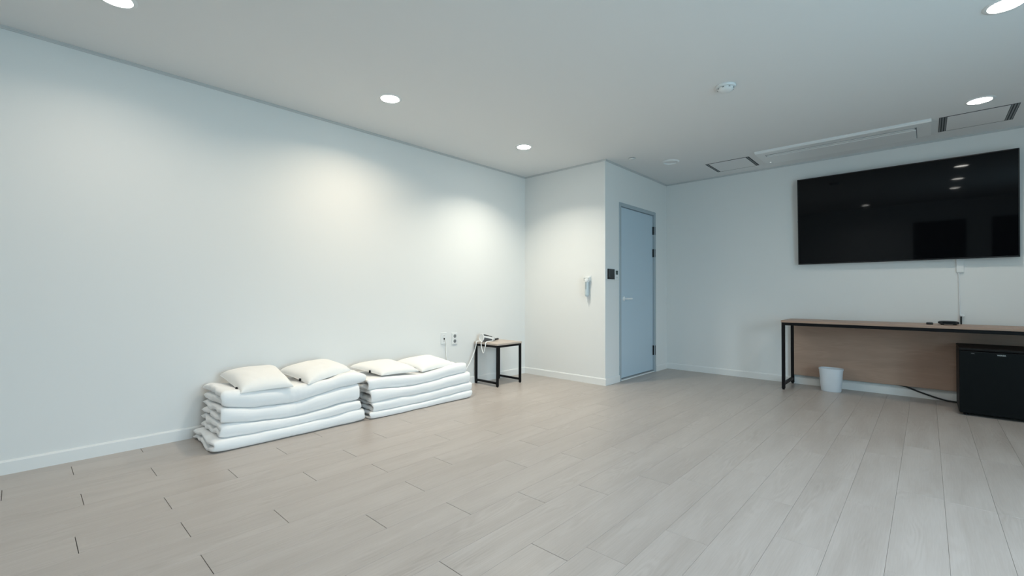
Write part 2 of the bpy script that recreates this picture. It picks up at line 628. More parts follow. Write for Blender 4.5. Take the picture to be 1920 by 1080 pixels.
def b_handle(b):
    hx, hz = 4.795, 0.954
    yf = YD + 0.014
    n = 28
    for r, ya, yb in ((0.026, yf, yf - .010), (0.0105, yf - .010, yf - .045)):
        prism(b, [(hx + r * math.cos(2 * math.pi * i / n), hz + r * math.sin(2 * math.pi * i / n)) for i in range(n)], 1, ya, yb)
    tube(b, [(hx - .008, yf - .044, hz), (hx + .03, yf - .047, hz), (hx + .125, yf - .044, hz)], 0.0105, 12, sub=5)
h = part('door_handle', leaf, M['handle_white'], b_handle, 40)
h['label'] = 'white lever handle on a round rose'
for za, zb in ((1.779, 1.883), (1.488, 1.592), (0.218, 0.342)):
    hg = part('hinge', leaf, M['black_metal'], lambda b: (box(b, DX1 - FW - .014, DX1 - FW + .006, YD + 0.000, YD + 0.020, za, zb, .003, 1),
                                                     box(b, DX1 - FW + .006, DX1 - FW + .020, YD - 0.0095, YD - 0.0075, za, zb)))
    hg['label'] = 'dark hinge'

# ------------------------------------------------------------------ quilts
def lerp_poly(pts, x):
    if x <= pts[0][0]:
        return pts[0][1]
    for (xa, a), (xb, b) in zip(pts[:-1], pts[1:]):
        if x <= xb:
            t = (x - xa) / (xb - xa)
            t = t * t * (3 - 2 * t)
            return a + (b - a) * t
    return pts[-1][1]

def fbm(x, y, z):
    return noise.noise((x, y, z)) + 0.5 * noise.noise((2.1 * x + 7, 2.1 * y, 2.1 * z))

def quilt(xa, xb, zb, zt, yf, yb, seed, idx, pucker=None, base_seed=0):
    """folded quilt: one thick sheet folded once, fold facing the room; idx = layer number"""
    NS, NX = 46, 72
    rnd = random.Random(seed)
    def iface(x, y, lvl):       # shared surface between two neighbours
        if lvl == 0:
            return 0.0
        return 0.006 * fbm(x * 5, y * 5, lvl * 3.3 + base_seed)
    outer = [[None] * NX for _ in range(NS)]
    inner = [[None] * NX for _ in range(NS)]
    skew = rnd.uniform(-.012, .012)
    for j in range(NX):
        u = j / (NX - 1)
        # denser near the ends
        u = 0.5 - 0.5 * math.cos(math.pi * u) * (0.72 + 0.28 * abs(math.cos(math.pi * u)))
        u = min(1, max(0, u))
        for i in range(NS):
            s = i / (NS - 1)
            # centre line of the folded sheet: lower leg, turn, upper leg
            X = xa + (xb - xa) * u
            endw = 0.016 * fbm(s * 9, seed * 1.7, 3.0) + skew * (s - 0.5)
            X += endw * ((1 - u) ** 6 - u ** 6) * -1
            front = yf + 0.010 * fbm(X * 4, seed, 1.0)
            lo, hi = lerp_poly(zb, X), lerp_poly(zt, X)
            Tt = hi - lo
            R = Tt / 2
            ry = R * 0.80
            leg = 0.42
            if s < leg:
                t = s / leg
                y = yb + (front + ry - yb) * t
                low = lo + iface(X, y, idx - 1)
                mid = lo + R + 0.007 * fbm(X * 6, y * 7, seed) - 0.0012
                c = Vector((X, y, (low + mid) / 2))
                po = Vector((X, y, low))
                pi = Vector((X, y, mid))
            elif s > 1 - leg:
                t = (s - 1 + leg) / leg
                y = front + ry + (yb - front - ry) * t
                top = hi + iface(X, y, idx)
                mid = lo + R + 0.007 * fbm(X * 6, y * 7, seed) + 0.0012
                c = Vector((X, y, (top + mid) / 2))
                po = Vector((X, y, top))
                pi = Vector((X, y, mid))
            else:
                t = (s - leg) / (1 - 2 * leg)
                a = -math.pi / 2 + math.pi * t
                y0 = front + ry
                low = lo + iface(X, y0, idx - 1)
                top = hi + iface(X, y0, idx)
                zc, Rz = (low + top) / 2, (top - low) / 2
                wob = 1 + 0.10 * fbm(X * 7, a * 0.8, seed + 5)
                ca, sa = math.cos(a), math.sin(a)
                # fuller than a circle
                k = (abs(ca) ** 2.6 + abs(sa) ** 2.6) ** (-1 / 2.6)
                po = Vector((X, y0 - ry * ca * k * wob, zc + Rz * sa * k))
                m0 = lo + R + 0.007 * fbm(X * 6, y0 * 7, seed)
                pi = Vector((X, y0 - 0.002 * ca, m0 + 0.0012 * sa))
                c = (po + pi) / 2
            # rounded hems at both ends and at the back
            d = min(u, 1 - u) * (xb - xa)
            e = 0.045
            r = 1.0 if d > e else 0.16 + 0.84 * math.sqrt(max(0, 1 - ((e - d) / e) ** 2))
            ds = min(s, 1 - s)
            if ds < 0.06:
                r *= 0.2 + 0.8 * math.sqrt(max(0, 1 - ((0.06 - ds) / 0.06) ** 2))
            # ruffled ends
            ruff = 0.017 * math.exp(-(d / 0.07) ** 2) * fbm(c.y * 11, idx * 3.1 + (s > .5) * 9, seed)
            # pucker of the stitching in the middle of the front
            if pucker is not None and 0.36 < s < 0.72:
                g = math.exp(-((X - pucker) / 0.05) ** 2) * math.sin(math.pi * (s - .36) / .36)
                po.y += g * (0.005 + 0.005 * math.sin((X - pucker) * 170))
            po = c + (po - c) * r
            pi = c + (pi - c) * r
            po.z += ruff
            pi.z += ruff
            # stay between the neighbours above and below
            zlo = max(0.002, lo + iface(X, c.y, idx - 1))
            zhi = hi + iface(X, c.y, idx)
            po.z = min(max(po.z, zlo), zhi)
            pi.z = min(max(pi.z, zlo + 0.002), zhi - 0.002)
            outer[i][j] = po
            inner[i][j] = pi
    bm = bmesh.new()
    O = [[bm.verts.new(p) for p in row] for row in outer]
    I = [[bm.verts.new(p) for p in row] for row in inner]
    fs = []
    for i in range(NS - 1):
        for j in range(NX - 1):
            fs.append(bm.faces.new((O[i][j], O[i][j + 1], O[i + 1][j + 1], O[i + 1][j])))
            fs.append(bm.faces.new((I[i][j], I[i + 1][j], I[i + 1][j + 1], I[i][j + 1])))
        for j in (0, NX - 1):
            fs.append(bm.faces.new((O[i][j], O[i + 1][j], I[i + 1][j], I[i][j])))
    for j in range(NX - 1):
        for i in (0, NS - 1):
            fs.append(bm.faces.new((O[i][j], O[i][j + 1], I[i][j + 1], I[i][j])))
    bmesh.ops.recalc_face_normals(bm, faces=fs)
    return bm

S1 = [[(0.82, 0.002), (1.87, 0.002)],
      [(0.82, .083), (1.09, .073), (1.29, .072), (1.75, .090), (1.87, .088)],
      [(0.86, .178), (1.10, .145), (1.36, .130), (1.75, .166), (1.86, .172)],
      [(0.86, .272), (1.09, .240), (1.29, .226), (1.75, .284), (1.87, .296)],
      [(0.86, .384), (1.10, .356), (1.32, .340), (1.58, .358), (1.73, .385), (1.88, .375)]]
S2 = [[(1.88, 0.002), (2.99, 0.002)],
      [(1.90, .056), (2.25, .050), (2.99, .068)],
      [(1.90, .132), (2.36, .125), (3.00, .146)],
      [(1.88, .228), (2.33, .206), (2.93, .244)],
      [(1.86, .312), (2.01, .318), (2.42, .296), (2.93, .335)]]
names = ['bottom', 'second from the bottom', 'third from the bottom', 'top']
E1 = [(0.822, 1.870), (0.868, 1.838), (0.872, 1.832), (0.880, 1.885)]
E2 = [(1.905, 2.985), (1.925, 3.000), (1.915, 2.985), (1.900, 2.950)]
YF1 = [3.285, 3.300, 3.310, 3.318]
YF2 = [3.265, 3.272, 3.280, 3.300]
for i in range(4):
    bm = quilt(*E1[i], S1[i], S1[i + 1], YF1[i], YL - BT - 0.012, 11 + i * 5, i + 1, pucker=1.33, base_seed=0)
    o = obj('folded_quilt', bm, M['cotton'], smooth=180, origin=((E1[i][0] + E1[i][1]) / 2, 3.5, lerp_poly(S1[i], 1.35)))
    tag(o, '%s folded white quilt of the left stack' % names[i], 'quilt', 'folded quilts of the left stack')
for i in range(4):
    bm = quilt(*E2[i], S2[i], S2[i + 1], YF2[i], YL - BT - 0.012, 61 + i * 7, i + 1, pucker=None, base_seed=20)
    o = obj('folded_quilt', bm, M['cotton'], smooth=180, origin=((E2[i][0] + E2[i][1]) / 2, 3.5, lerp_poly(S2[i], 2.4)))
    tag(o, '%s folded white quilt of the stack beside the side table' % names[i], 'quilt', 'folded quilts of the right stack')

# ------------------------------------------------------------------ pillows
def pillow(corners, seed, thick, label, pull_t, sag=0.009):
    """corners: left-back, left-front, right-front, right-back seam points (world)"""
    A, B, C, D = [Vector(c) for c in corners]
    n = 34
    def base(u, v):     # u left to right, v back to front
        # seams pull inwards between the corners
        ku = 0.030 * math.sin(math.pi * u)
        kv = 0.030 * math.sin(math.pi * v)
        uu = u + (0.5 - u) * 2 * kv * 0.9
        vv = v + (0.5 - v) * 2 * ku * 0.9
        return (A * (1 - uu) * (1 - vv) + B * (1 - uu) * vv + C * uu * vv + D * uu * (1 - vv))
    top, bot = [], []
    for i in range(n + 1):
        tr_, br_ = [], []
        for j in range(n + 1):
            u, v = i / n, j / n
            u = 0.5 - 0.5 * math.cos(math.pi * u)
            v = 0.5 - 0.5 * math.cos(math.pi * v)
            p = base(u, v)
            fu, fv = max(0, 1 - abs(2 * u - 1) ** 3.4), max(0, 1 - abs(2 * v - 1) ** 3.4)
            f = (fu * fv) ** 0.42
            cor = (abs(2 * u - 1) * abs(2 * v - 1)) ** 3
            wr = 0.004 * fbm(u * 5, v * 5, seed) * f + 0.006 * cor * fbm(u * 22, v * 22, seed)
            edge = 0.0025
            mid = math.sin(math.pi * u) * math.sin(math.pi * v)
            tr_.append(p + Vector((0, 0, edge + thick * f + wr)))
            br_.append(p + Vector((0, 0, -edge - sag * f * (0.7 + 0.3 * mid))))
        top.append(tr_)
        bot.append(br_)
    org = (A + B + C + D) / 4 + Vector((0, 0, -sag))
    root = thing('pillow', label, 'pillow', org, 'white pillows on the quilt stacks')
    def build(bm):
        TT = [[bm.verts.new(p) for p in row] for row in top]
        BB = [[bm.verts.new(p) for p in row] for row in bot]
        fs = []
        for i in range(n):
            for j in range(n):
                fs.append(bm.faces.new((TT[i][j], TT[i + 1][j], TT[i + 1][j + 1], TT[i][j + 1])))
                fs.append(bm.faces.new((BB[i][j], BB[i][j + 1], BB[i + 1][j + 1], BB[i + 1][j])))
            for k in (0, n):
                fs.append(bm.faces.new((TT[i][k], TT[i + 1][k], BB[i + 1][k], BB[i][k])))
                fs.append(bm.faces.new((TT[k][i], TT[k][i + 1], BB[k][i + 1], BB[k][i])))
        bmesh.ops.recalc_face_normals(bm, faces=fs)
    part('cushion', root, M['pillow'], build, 180)
    # zip pull near the front end of the left seam
    q = base(0.0, pull_t)
    out = (A - D).normalized()
    def b_pull(b):
        c = q + out * 0.007
        box(b, c.x - .006, c.x + .006, c.y - .008, c.y + .008, c.z - .006, c.z + .016, .003, 1)
    z = part('zip_pull', root, M['black_metal'], b_pull)
    z['label'] = 'small black zip pull'
    # seam piping
    def b_pipe(b):
        pts = [base(0, t / 8) for t in range(9)]
        tube(b, pts, 0.0028, 6, sub=3)
    part('seam', root, M['pillow'], b_pipe, 180)

pillow([(0.965, 3.700, 0.425), (0.985, 3.315, 0.354), (1.315, 3.310, 0.352), (1.345, 3.715, 0.425)], 3, 0.070,
       'white pillow at the left end of the left quilt stack', 0.80)
pillow([(1.362, 3.715, 0.400), (1.430, 3.325, 0.346), (1.790, 3.400, 0.396), (1.750, 3.735, 0.424)], 8, 0.068,
       'white pillow at the right end of the left quilt stack', 0.72)
pillow([(1.925, 3.660, 0.376), (2.030, 3.325, 0.331), (2.395, 3.320, 0.322), (2.330, 3.700, 0.378)], 14, 0.052,
       'white pillow at the left end of the stack beside the side table', 0.62)
pillow([(2.365, 3.660, 0.358), (2.440, 3.325, 0.310), (2.820, 3.365, 0.326), (2.790, 3.700, 0.370)], 21, 0.056,
       'white pillow at the right end of the stack beside the side table', 0.72)

# ------------------------------------------------------------------ side table with hair dryer
TX0, TX1, TY0, TY1, TZ = 3.478, 3.868, 3.405, 3.765, 0.468
st = thing('side_table', 'small square side table with wooden top and black metal frame', 'table', ((TX0 + TX1) / 2, (TY0 + TY1) / 2, 0))
part('table_top', st, M['table_wood'], lambda b: box(b, TX0 - .004, TX1 + .004, TY0 - .004, TY1 + .003, TZ - .020, TZ, .002, 1))
LW = 0.024
for lx in (TX0, TX1 - LW):
    for ly in (TY0, TY1 - LW):
        part('leg', st, M['black_metal'], lambda b: (box(b, lx, lx + LW, ly, ly + LW, 0.008, TZ - .020, .002, 1),
                                                     box(b, lx + .004, lx + LW - .004, ly + .004, ly + LW - .004, 0, 0.009)))
    part('stretcher', st, M['black_metal'], lambda b: box(b, lx + .002, lx + LW - .002, TY0 + LW, TY1 - LW, 0.030, 0.052, .002, 1))
    part('top_rail', st, M['black_metal'], lambda b: box(b, lx, lx + LW, TY0 + LW, TY1 - LW, TZ - .044, TZ - .020, .002, 1))
for ly in (TY0, TY1 - LW):
    part('top_rail', st, M['black_metal'], lambda b: box(b, TX0 + LW, TX1 - LW, ly, ly + LW, TZ - .044, TZ - .020, .002, 1))

# hair dryer lying along the wall on the rear left of the table
def rot_lathe(bm, prof, org, axis, n=28, ez=1.0):
    """lathe of (r, t) around axis through org; flattened by ez in z"""
    axis = Vector(axis).normalized()
    side = axis.cross(Vector((0, 0, 1))).normalized()
    up = side.cross(axis).normalized()
    rings = []
    fs = []
    for r, t in prof:
        c = Vector(org) + axis * t
        if r < 1e-6:
            rings.append([bm.verts.new(c)])
        else:
            rings.append([bm.verts.new(c + side * r * math.cos(2 * math.pi * i / n) + up * r * ez * math.sin(2 * math.pi * i / n)) for i in range(n)])
    for A, B in zip(rings[:-1], rings[1:]):
        for i in range(n):
            j = (i + 1) % n
            if len(A) == 1:
                fs.append(bm.faces.new((A[0], B[i], B[j])))
            elif len(B) == 1:
                fs.append(bm.faces.new((A[i], A[j], B[0])))
            else:
                fs.append(bm.faces.new((A[i], A[j], B[j], B[i])))
    bmesh.ops.recalc_face_normals(bm, faces=fs)

HD0 = Vector((3.492, 3.672, TZ + 0.049))
HDA = Vector((1.0, -0.10, -0.155)).normalized()
hd = thing('hair_dryer', 'white hair dryer with dark stripes and a looped cord on the side table', 'hair dryer', (3.58, 3.665, TZ))
barrel = part('barrel', hd, M['white_plastic'], lambda b: rot_lathe(b, [(0, 0.006), (.036, .006), (.040, 0), (.045, .004), (.046, .03), (.043, .07), (.036, .11), (.029, .145), (.025, .160), (.024, .166), (0, .166)], HD0, HDA), 40)
def strip(a_deg, width, t0, t1):
    """dark inlay hugging the barrel at a given angle (0 = towards the camera, 90 = up)"""
    def f(b):
        axis = HDA
        side = -axis.cross(Vector((0, 0, 1))).normalized()
        side = side if side.y < 0 else -side
        up = Vector((0, 0, 1)) - axis * axis.z
        up.normalize()
        prof = [(.046, .0), (.0463, .03), (.0433, .07), (.0363, .11), (.0293, .145)]
        def rad(t):
            for (ra, ta), (rb, tb) in zip(prof[:-1], prof[1:]):
                if t <= tb:
                    return ra + (rb - ra) * (t - ta) / (tb - ta)
            return prof[-1][0]
        rows = []
        for i in range(9):
            t = t0 + (t1 - t0) * i / 8
            row = []
            for k in range(5):
                a = math.radians(a_deg + width * (k / 4 - .5) * (1 - 0.35 * i / 8))
                for off in (0.0016,):
                    row.append(b.verts.new(HD0 + axis * t + (side * math.cos(a) + up * math.sin(a)) * (rad(t) + off)))
            rows.append(row)
        low = [[b.verts.new(v.co - (v.co - (HD0 + axis * (v.co - HD0).dot(axis))).normalized() * .004) for v in r] for r in rows]
        fs = []
        for i in range(8):
            for k in range(4):
                fs.append(b.faces.new((rows[i][k], rows[i][k + 1], rows[i + 1][k + 1], rows[i + 1][k])))
            fs.append(b.faces.new((rows[i][0], rows[i + 1][0], low[i + 1][0], low[i][0])))
            fs.append(b.faces.new((rows[i][4], rows[i + 1][4], low[i + 1][4], low[i][4])))
        for i in (0, 8):
            for k in range(4):
                fs.append(b.faces.new((rows[i][k], rows[i][k + 1], low[i][k + 1], low[i][k])))
        bmesh.ops.recalc_face_normals(b, faces=fs)
    return f
part('stripe', barrel, M['dark_plastic'], strip(46, 27, .006, .140), 60)
part('stripe', barrel, M['dark_grey'], strip(-22, 62, .006, .130), 60)
part('nozzle_ring', hd, M['silver'], lambda b: rot_lathe(b, [(0, .160), (.027, .160), (.028, .164), (.027, .176), (0, .176)], HD0, HDA), 40)
part('handle', hd, M['dark_plastic'], lambda b: tube(b, [HD0 + HDA * .170 + Vector((0, 0, -.008)), (3.690, 3.650, TZ + .017), (3.742, 3.655, TZ + .020)], .012, 12, sub=5,
                                                     radii=lambda t: .014 - .004 * t), 60)
def b_cord(b):
    # loop over the left edge of the table
    z = TZ
    tube(b, [(3.60, 3.600, z + .010), (3.535, 3.588, z + .012), (3.478, 3.582, z + .006), (3.464, 3.578, z - .03), (3.462, 3.590, z - .085),
             (3.462, 3.604, z - .112), (3.462, 3.620, z - .095), (3.464, 3.642, z - .04), (3.472, 3.652, z + .004), (3.51, 3.660, z + .006),
             (3.50, 3.700, z + .006), (3.462, 3.716, z + .004), (3.452, 3.722, z - .05), (3.430, 3.735, z - .14), (3.36, 3.745, z - .26), (3.26, 3.748, .12), (3.12, 3.752, .12),
             (3.075, 3.765, .33), (3.072, 3.770, .43), (3.058, 3.757, .50), (3.045, 3.752, .530)], 0.0052, 8, sub=7)
part('cord', hd, M['handle_white'], b_cord, 180)

# ------------------------------------------------------------------ wall outlets
def outlet(xc, zc, label, plug):
    o = thing('wall_outlet', label, 'outlet', (xc, YL, zc), 'outlets above the right quilt stack')
    part('cover_plate', o, M['white_plastic'], lambda b: box(b, xc - .038, xc + .038, YL - .010, YL, zc - .062, zc + .062, .004, 2))
    for dz in (-.027, .027):
        s = part('socket', o, M['trim'] if plug else M['grey'], lambda b: prism(b, [(xc + .019 * math.cos(2 * math.pi * i / 20), zc + dz + .019 * math.sin(2 * math.pi * i / 20)) for i in range(20)], 1, YL - .0115, YL - .009))
        for dx in (-.007, .007):
            part('socket_hole', s, M['dark_plastic'], lambda b: prism(b, [(xc + dx + .0028 * math.cos(2 * math.pi * i / 10), zc + dz + .0028 * math.sin(2 * math.pi * i / 10)) for i in range(10)], 1, YL - .0122, YL - .011))
    if plug:
        part('screw_cap', o, M['dark_plastic'], lambda b: box(b, xc - .006, xc + .006, YL - .020, YL - .010, zc - .014, zc + .004, .002, 1))
outlet(3.042, 0.535, 'white wall outlet with a plugged cord above the right quilt stack', True)
outlet(3.192, 0.522, 'white double wall outlet nearest the side table', False)

# ------------------------------------------------------------------ emergency flashlight on the narrow wall
ef = thing('emergency_flashlight', 'white emergency flashlight hanging in a wall holder', 'flashlight', (XB, 2.829, 1.07))
def b_holder(b):
    box(b, XB - .006, XB, 2.792, 2.866, 1.150, 1.215, .003, 1)
    box(b, XB - .046, XB - .006, 2.792, 2.866, 1.188, 1.200, .003, 1)
    box(b, XB - .046, XB - .006, 2.792, 2.798, 1.160, 1.190, .002, 1)
    box(b, XB - .046, XB - .006, 2.860, 2.866, 1.160, 1.190, .002, 1)
part('wall_holder', ef, M['white_plastic'], b_holder)
def vcyl(prof, cx, cy, ex=1.0, ey=1.0, n=24):
    return lambda b: lathe(b, prof, n, cx, cy, ex, ey)
part('flashlight_head', ef, M['white_plastic'], vcyl([(0, 1.185), (.026, 1.185), (.029, 1.180), (.029, 1.150), (.024, 1.140), (0, 1.140)], XB - .032, 2.829), 40)
part('flashlight_body', ef, M['tube'], vcyl([(0, 1.142), (.023, 1.142), (.023, 1.000), (.020, .985), (.012, .978), (0, .978)], XB - .032, 2.829), 40)
part('slot', ef, M['grey'], lambda b: box(b, XB - .0565, XB - .050, 2.824, 2.832, 1.060, 1.138, .001, 1))
part('wrist_strap', ef, M['white_plastic'], lambda b: box(b, XB - .036, XB - .031, 2.823, 2.833, .925, .980, .001, 1))

# ------------------------------------------------------------------ wall controllers beside the door
k1 = thing('wall_controller', 'black square control panel on the wall beside the door', 'control panel', (4.458, YD, 1.232))
part('back_box', k1, M['white_plastic'], lambda b: box(b, 4.384, 4.536, YD - .010, YD, 1.170, 1.292, .003, 1))
part('front_panel', k1, M['dark_plastic'], lambda b: box(b, 4.388, 4.532, YD - .022, YD - .010, 1.174, 1.288, .003, 2))
part('display', k1, M['glass_black'], lambda b: box(b, 4.415, 4.515, YD - .0235, YD - .021, 1.190, 1.278, .001, 1))
k2 = thing('thermostat', 'small white thermostat with a dark display next to the door frame', 'thermostat', (4.585, YD, 1.226))
part('housing', k2, M['white_plastic'], lambda b: box(b, 4.545, 4.625, YD - .016, YD, 1.166, 1.286, .004, 2))
part('display', k2, M['lcd'], lambda b: box(b, 4.562, 4.612, YD - .0175, YD - .015, 1.228, 1.274, .001, 1))
for dx in (0, .022):
    part('button', k2, M['ink'], lambda b: box(b, 4.566 + dx, 4.580 + dx, YD - .019, YD - .015, 1.190, 1.200, .002, 1))

# ------------------------------------------------------------------ television
TVY0, TVY1, TVZ0, TVZ1, TVX = -0.603, 1.060, 1.341, 2.288, XT - 0.062
tv = thing('television', 'large black flat television mounted on the wall above the desk', 'television', (TVX, (TVY0 + TVY1) / 2, TVZ0))
part('housing', tv, M['tv_frame'], lambda b: box(b, TVX + .008, TVX + .034, TVY0, TVY1, TVZ0, TVZ1, .004, 2))
part('back_bulge', tv, M['tv_frame'], lambda b: box(b, TVX + .034, TVX + .050, TVY0 + .25, TVY1 - .25, TVZ0 + .05, TVZ1 - .30, .006, 2))
def b_bez(b):
    e = .009
    for a0, a1, c0, c1 in ((TVY0, TVY1, TVZ0, TVZ0 + e * 1.5), (TVY0, TVY1, TVZ1 - e, TVZ1), (TVY0, TVY0 + e, TVZ0 + e * 1.5, TVZ1 - e), (TVY1 - e, TVY1, TVZ0 + e * 1.5, TVZ1 - e)):
        box(b, TVX, TVX + .012, a0, a1, c0, c1, .0015, 1)
part('bezel', tv, M['tv_frame'], b_bez)
part('screen', tv, M['screen'], lambda b: box(b, TVX + .002, TVX + .008, TVY0 + .009, TVY1 - .009, TVZ0 + .0135, TVZ1 - .009))
part('side_badge', tv, M['ink'], lambda b: box(b, TVX + .004, TVX + .020, TVY1 - .001, TVY1 + .004, 1.815, 1.832, .001, 1))
for by in (.0, .42):
    part('wall_bracket', tv, M['black_metal'], lambda b: box(b, TVX + .048, XT - .005, by, by + .05, TVZ0 + .06, TVZ0 + .30))
tv.rotation_euler = (0, math.radians(-2.25), math.radians(-0.4))

cr = thing('cable_cover', 'white cable cover and thin cable running down the wall below the television', 'cable', (XT, -0.232, 0.81))
part('cover', cr, M['white_plastic'], lambda b: box(b, XT - .016, XT, -.258, -.206, 1.215, 1.40, .004, 2))
part('cable', cr, M['white_plastic'], lambda b: tube(b, [(XT - .007, -.222, 1.22), (XT - .007, -.224, 1.1), (XT - .007, -.226, .95), (XT - .007, -.229, .76)], .005, 8, sub=4), 180)

# ------------------------------------------------------------------ desk
KX0, KX1, KY0, KY1, KZ = 5.474, XT - BT - 0.002, -1.26, 1.145, 0.733
dk = thing('desk', 'long narrow wooden desk on a black metal frame below the television', 'desk', ((KX0 + KX1) / 2, (KY0 + KY1) / 2, 0))
part('desk_top', dk, M['desk_wood'], lambda b: box(b, KX0, KX1, KY0, KY1, KZ - .022, KZ, .0015, 1))
DW = 0.030
for ly in (KY1 - DW - .004, KY0 + .004):
    for lx in (KX0 + .003, KX1 - DW):
        part('leg', dk, M['black_metal'], lambda b: (box(b, lx, lx + DW, ly, ly + DW, .012, KZ - .022, .002, 1),
                                                     box(b, lx + .005, lx + DW - .005, ly + .005, ly + DW - .005, 0, .013)))
    part('stretcher', dk, M['black_metal'], lambda b: box(b, KX0 + .003 + DW, KX1 - DW, ly + .002, ly + DW - .002, .045, .075, .002, 1))
    part('top_rail', dk, M['black_metal'], lambda b: box(b, KX0 + .003 + DW, KX1 - DW, ly, ly + DW, KZ - .052, KZ - .022, .002, 1))
for lx in (KX0 + .003, KX1 - DW):
    part('top_rail', dk, M['black_metal'], lambda b: box(b, lx, lx + DW, KY0 + .004 + DW, KY1 - DW - .004, KZ - .052, KZ - .022, .002, 1))
part('back_panel', dk, M['desk_wood'], lambda b: box(b, KX1 - .032, KX1 - .014, KY0 + .004 + DW, KY1 - DW - .006, .105, KZ - .0525, .001, 1))

# things on the desk
rb = thing('remote_control', 'small black remote lying on the desk left of the set-top box', 'remote', (5.72, -.018, KZ))
part('shell', rb, M['dark_plastic'], lambda b: box(b, 5.66, 5.78, -.041, .006, KZ, KZ + .018, .005, 3), 40)
for i in range(3):
    part('button', rb, M['grey'], lambda b: box(b, 5.675 + i * .03, 5.690 + i * .03, -.024, -.010, KZ + .017, KZ + .020, .002, 1))
sb = thing('set_top_box', 'black rounded set-top box on the desk under the cable', 'set-top box', (5.735, -.144, KZ))
def b_sbx(b):
    pts = []
    for i in range(32):
        a = 2 * math.pi * i / 32
        c, s = math.cos(a), math.sin(a)
        k = (abs(c) ** 3.2 + abs(s) ** 3.2) ** (-1 / 3.2)
        pts.append((-.144 + .070 * c * k, KZ + .021 + .0145 * s * k))
    prism(b, pts, 0, 5.690, 5.790)
part('shell', sb, M['dark_plastic'], b_sbx, 40)
part('front_window', sb, M['glass_black'], lambda b: box(b, 5.6885, 5.691, -.190, -.105, KZ + .014, KZ + .028, .001, 1))
for fy in (-.185, -.103):
    part('foot', sb, M['black_metal'], lambda b: box(b, 5.70, 5.78, fy - .012, fy + .012, KZ, KZ + .009, .002, 1))
pc = thing('adapter_cord', 'short black cord standing up behind the desk from a white plug', 'cord', (XT - .02, -.236, KZ))
part('cord', pc, M['black_metal'], lambda b: tube(b, [(XT - .032, -.234, KZ), (XT - .033, -.234, .775), (XT - .028, -.235, .812)], .0055, 8, sub=4), 180)
part('plug', pc, M['white_plastic'], lambda b: box(b, XT - .036, XT, -.258, -.228, .806, .822, .003, 1))

# ------------------------------------------------------------------ waste bin
wb = thing('waste_bin', 'pale oval plastic waste bin under the desk', 'bin', (5.735, 0.742, 0))
part('body', wb, M['bin'], lambda b: lathe(b, [(0, .001), (.80, .001), (.84, .006), (1.0, .232), (.975, .232), (.82, .012), (0, .012)], 56, 5.735, .742, .078, .104, 2.5), 35)
part('rim', wb, M['bin'], lambda b: lathe(b, [(.985, .222), (1.02, .222), (1.03, .228), (1.02, .238), (.985, .239), (.965, .234), (.985, .222)], 56, 5.735, .742, .078, .104, 2.5), 50)

# ------------------------------------------------------------------ mini fridge
FX0, FX1, FY1, FY0, FZ = 5.352, 5.86, -0.196, -0.676, 0.564
fr = thing('mini_fridge', 'black mini fridge standing partly under the desk', 'fridge', ((FX0 + FX1) / 2, (FY0 + FY1) / 2, 0))
part('cabinet', fr, M['fridge'], lambda b: box(b, FX0 + .050, FX1, FY0, FY1, .018, FZ - .022, .004, 2))
part('top_lid', fr, M['fridge_top'], lambda b: box(b, FX0 + .004, FX1, FY0 - .001, FY1 + .001, FZ - .022, FZ, .005, 2))
fd = part('fridge_door', fr, M['fridge'], lambda b: box(b, FX0, FX0 + .046, FY0, FY1, .022, FZ - .025, .005, 2))
yc = (FY0 + FY1) / 2
# raised grip shield with slanted ends, standing a little proud of the door
def b_grip(b):
    pts = [(yc + .150, .532), (yc - .150, .532), (yc - .145, .500), (yc - .100, .464), (yc + .100, .464), (yc + .145, .500)]
    prism(b, pts, 0, FX0 - .004, FX0 + .002)
part('grip_shield', fd, M['fridge'], b_grip)
def text_mesh(body, size, loc, m, parent, name):
    cu = bpy.data.curves.new(name, 'FONT')
    cu.body = body
    cu.size = size
    cu.align_x = 'CENTER'
    cu.align_y = 'CENTER'
    cu.extrude = 0.0004
    cu.offset = size * 0.02
    to = bpy.data.objects.new(name, cu)
    COL.objects.link(to)
    bpy.context.view_layer.update()
    dg = bpy.context.evaluated_depsgraph_get()
    me = bpy.data.meshes.new_from_object(to.evaluated_get(dg))
    bpy.data.objects.remove(to)
    # text faces -X: its x axis runs along -Y, its y axis along +Z
    off = world_loc(parent)
    R = Matrix(((0, 0, -1), (-1, 0, 0), (0, 1, 0)))
    for v in me.vertices:
        v.co = R @ v.co + Vector(loc) - off
    me.materials.clear()
    me.materials.append(m)
    o = bpy.data.objects.new(name, me)
    o.parent = parent
    COL.objects.link(o)
    return o
text_mesh('WINIA', 0.0165, (FX0 - .0046, -.440, .518), M['ink'], fd, 'brand_lettering')
part('printed_mark', fd, M['ink_dim'], lambda b: box(b, FX0 - .0008, FX0 + .001, -.330, -.268, .519, .525))
for fx in (FX0 + .06, FX1 - .05):
    for fy in (FY0 + .04, FY1 - .04):
        part('foot', fr, M['black_metal'], lambda b: lathe(b, [(0, 0), (.016, 0), (.016, .020), (0, .020)], 16, fx, fy))
fc = single('fridge_power_cord', M['dark_plastic'],
            lambda b: tube(b, [(XT - .0205, .34, .115), (XT - .0205, .18, .102), (XT - .021, .06, .060), (XT - .026, -.05, .026), (XT - .040, -.13, .009), (XT - .055, -.20, .008), (XT - .075, -.30, .008)], .0075, 10, sub=7),
            'dark power cord sloping along the baseboard to the mini fridge', 'cord', (XT - .055, -.20, 0), smooth=180)

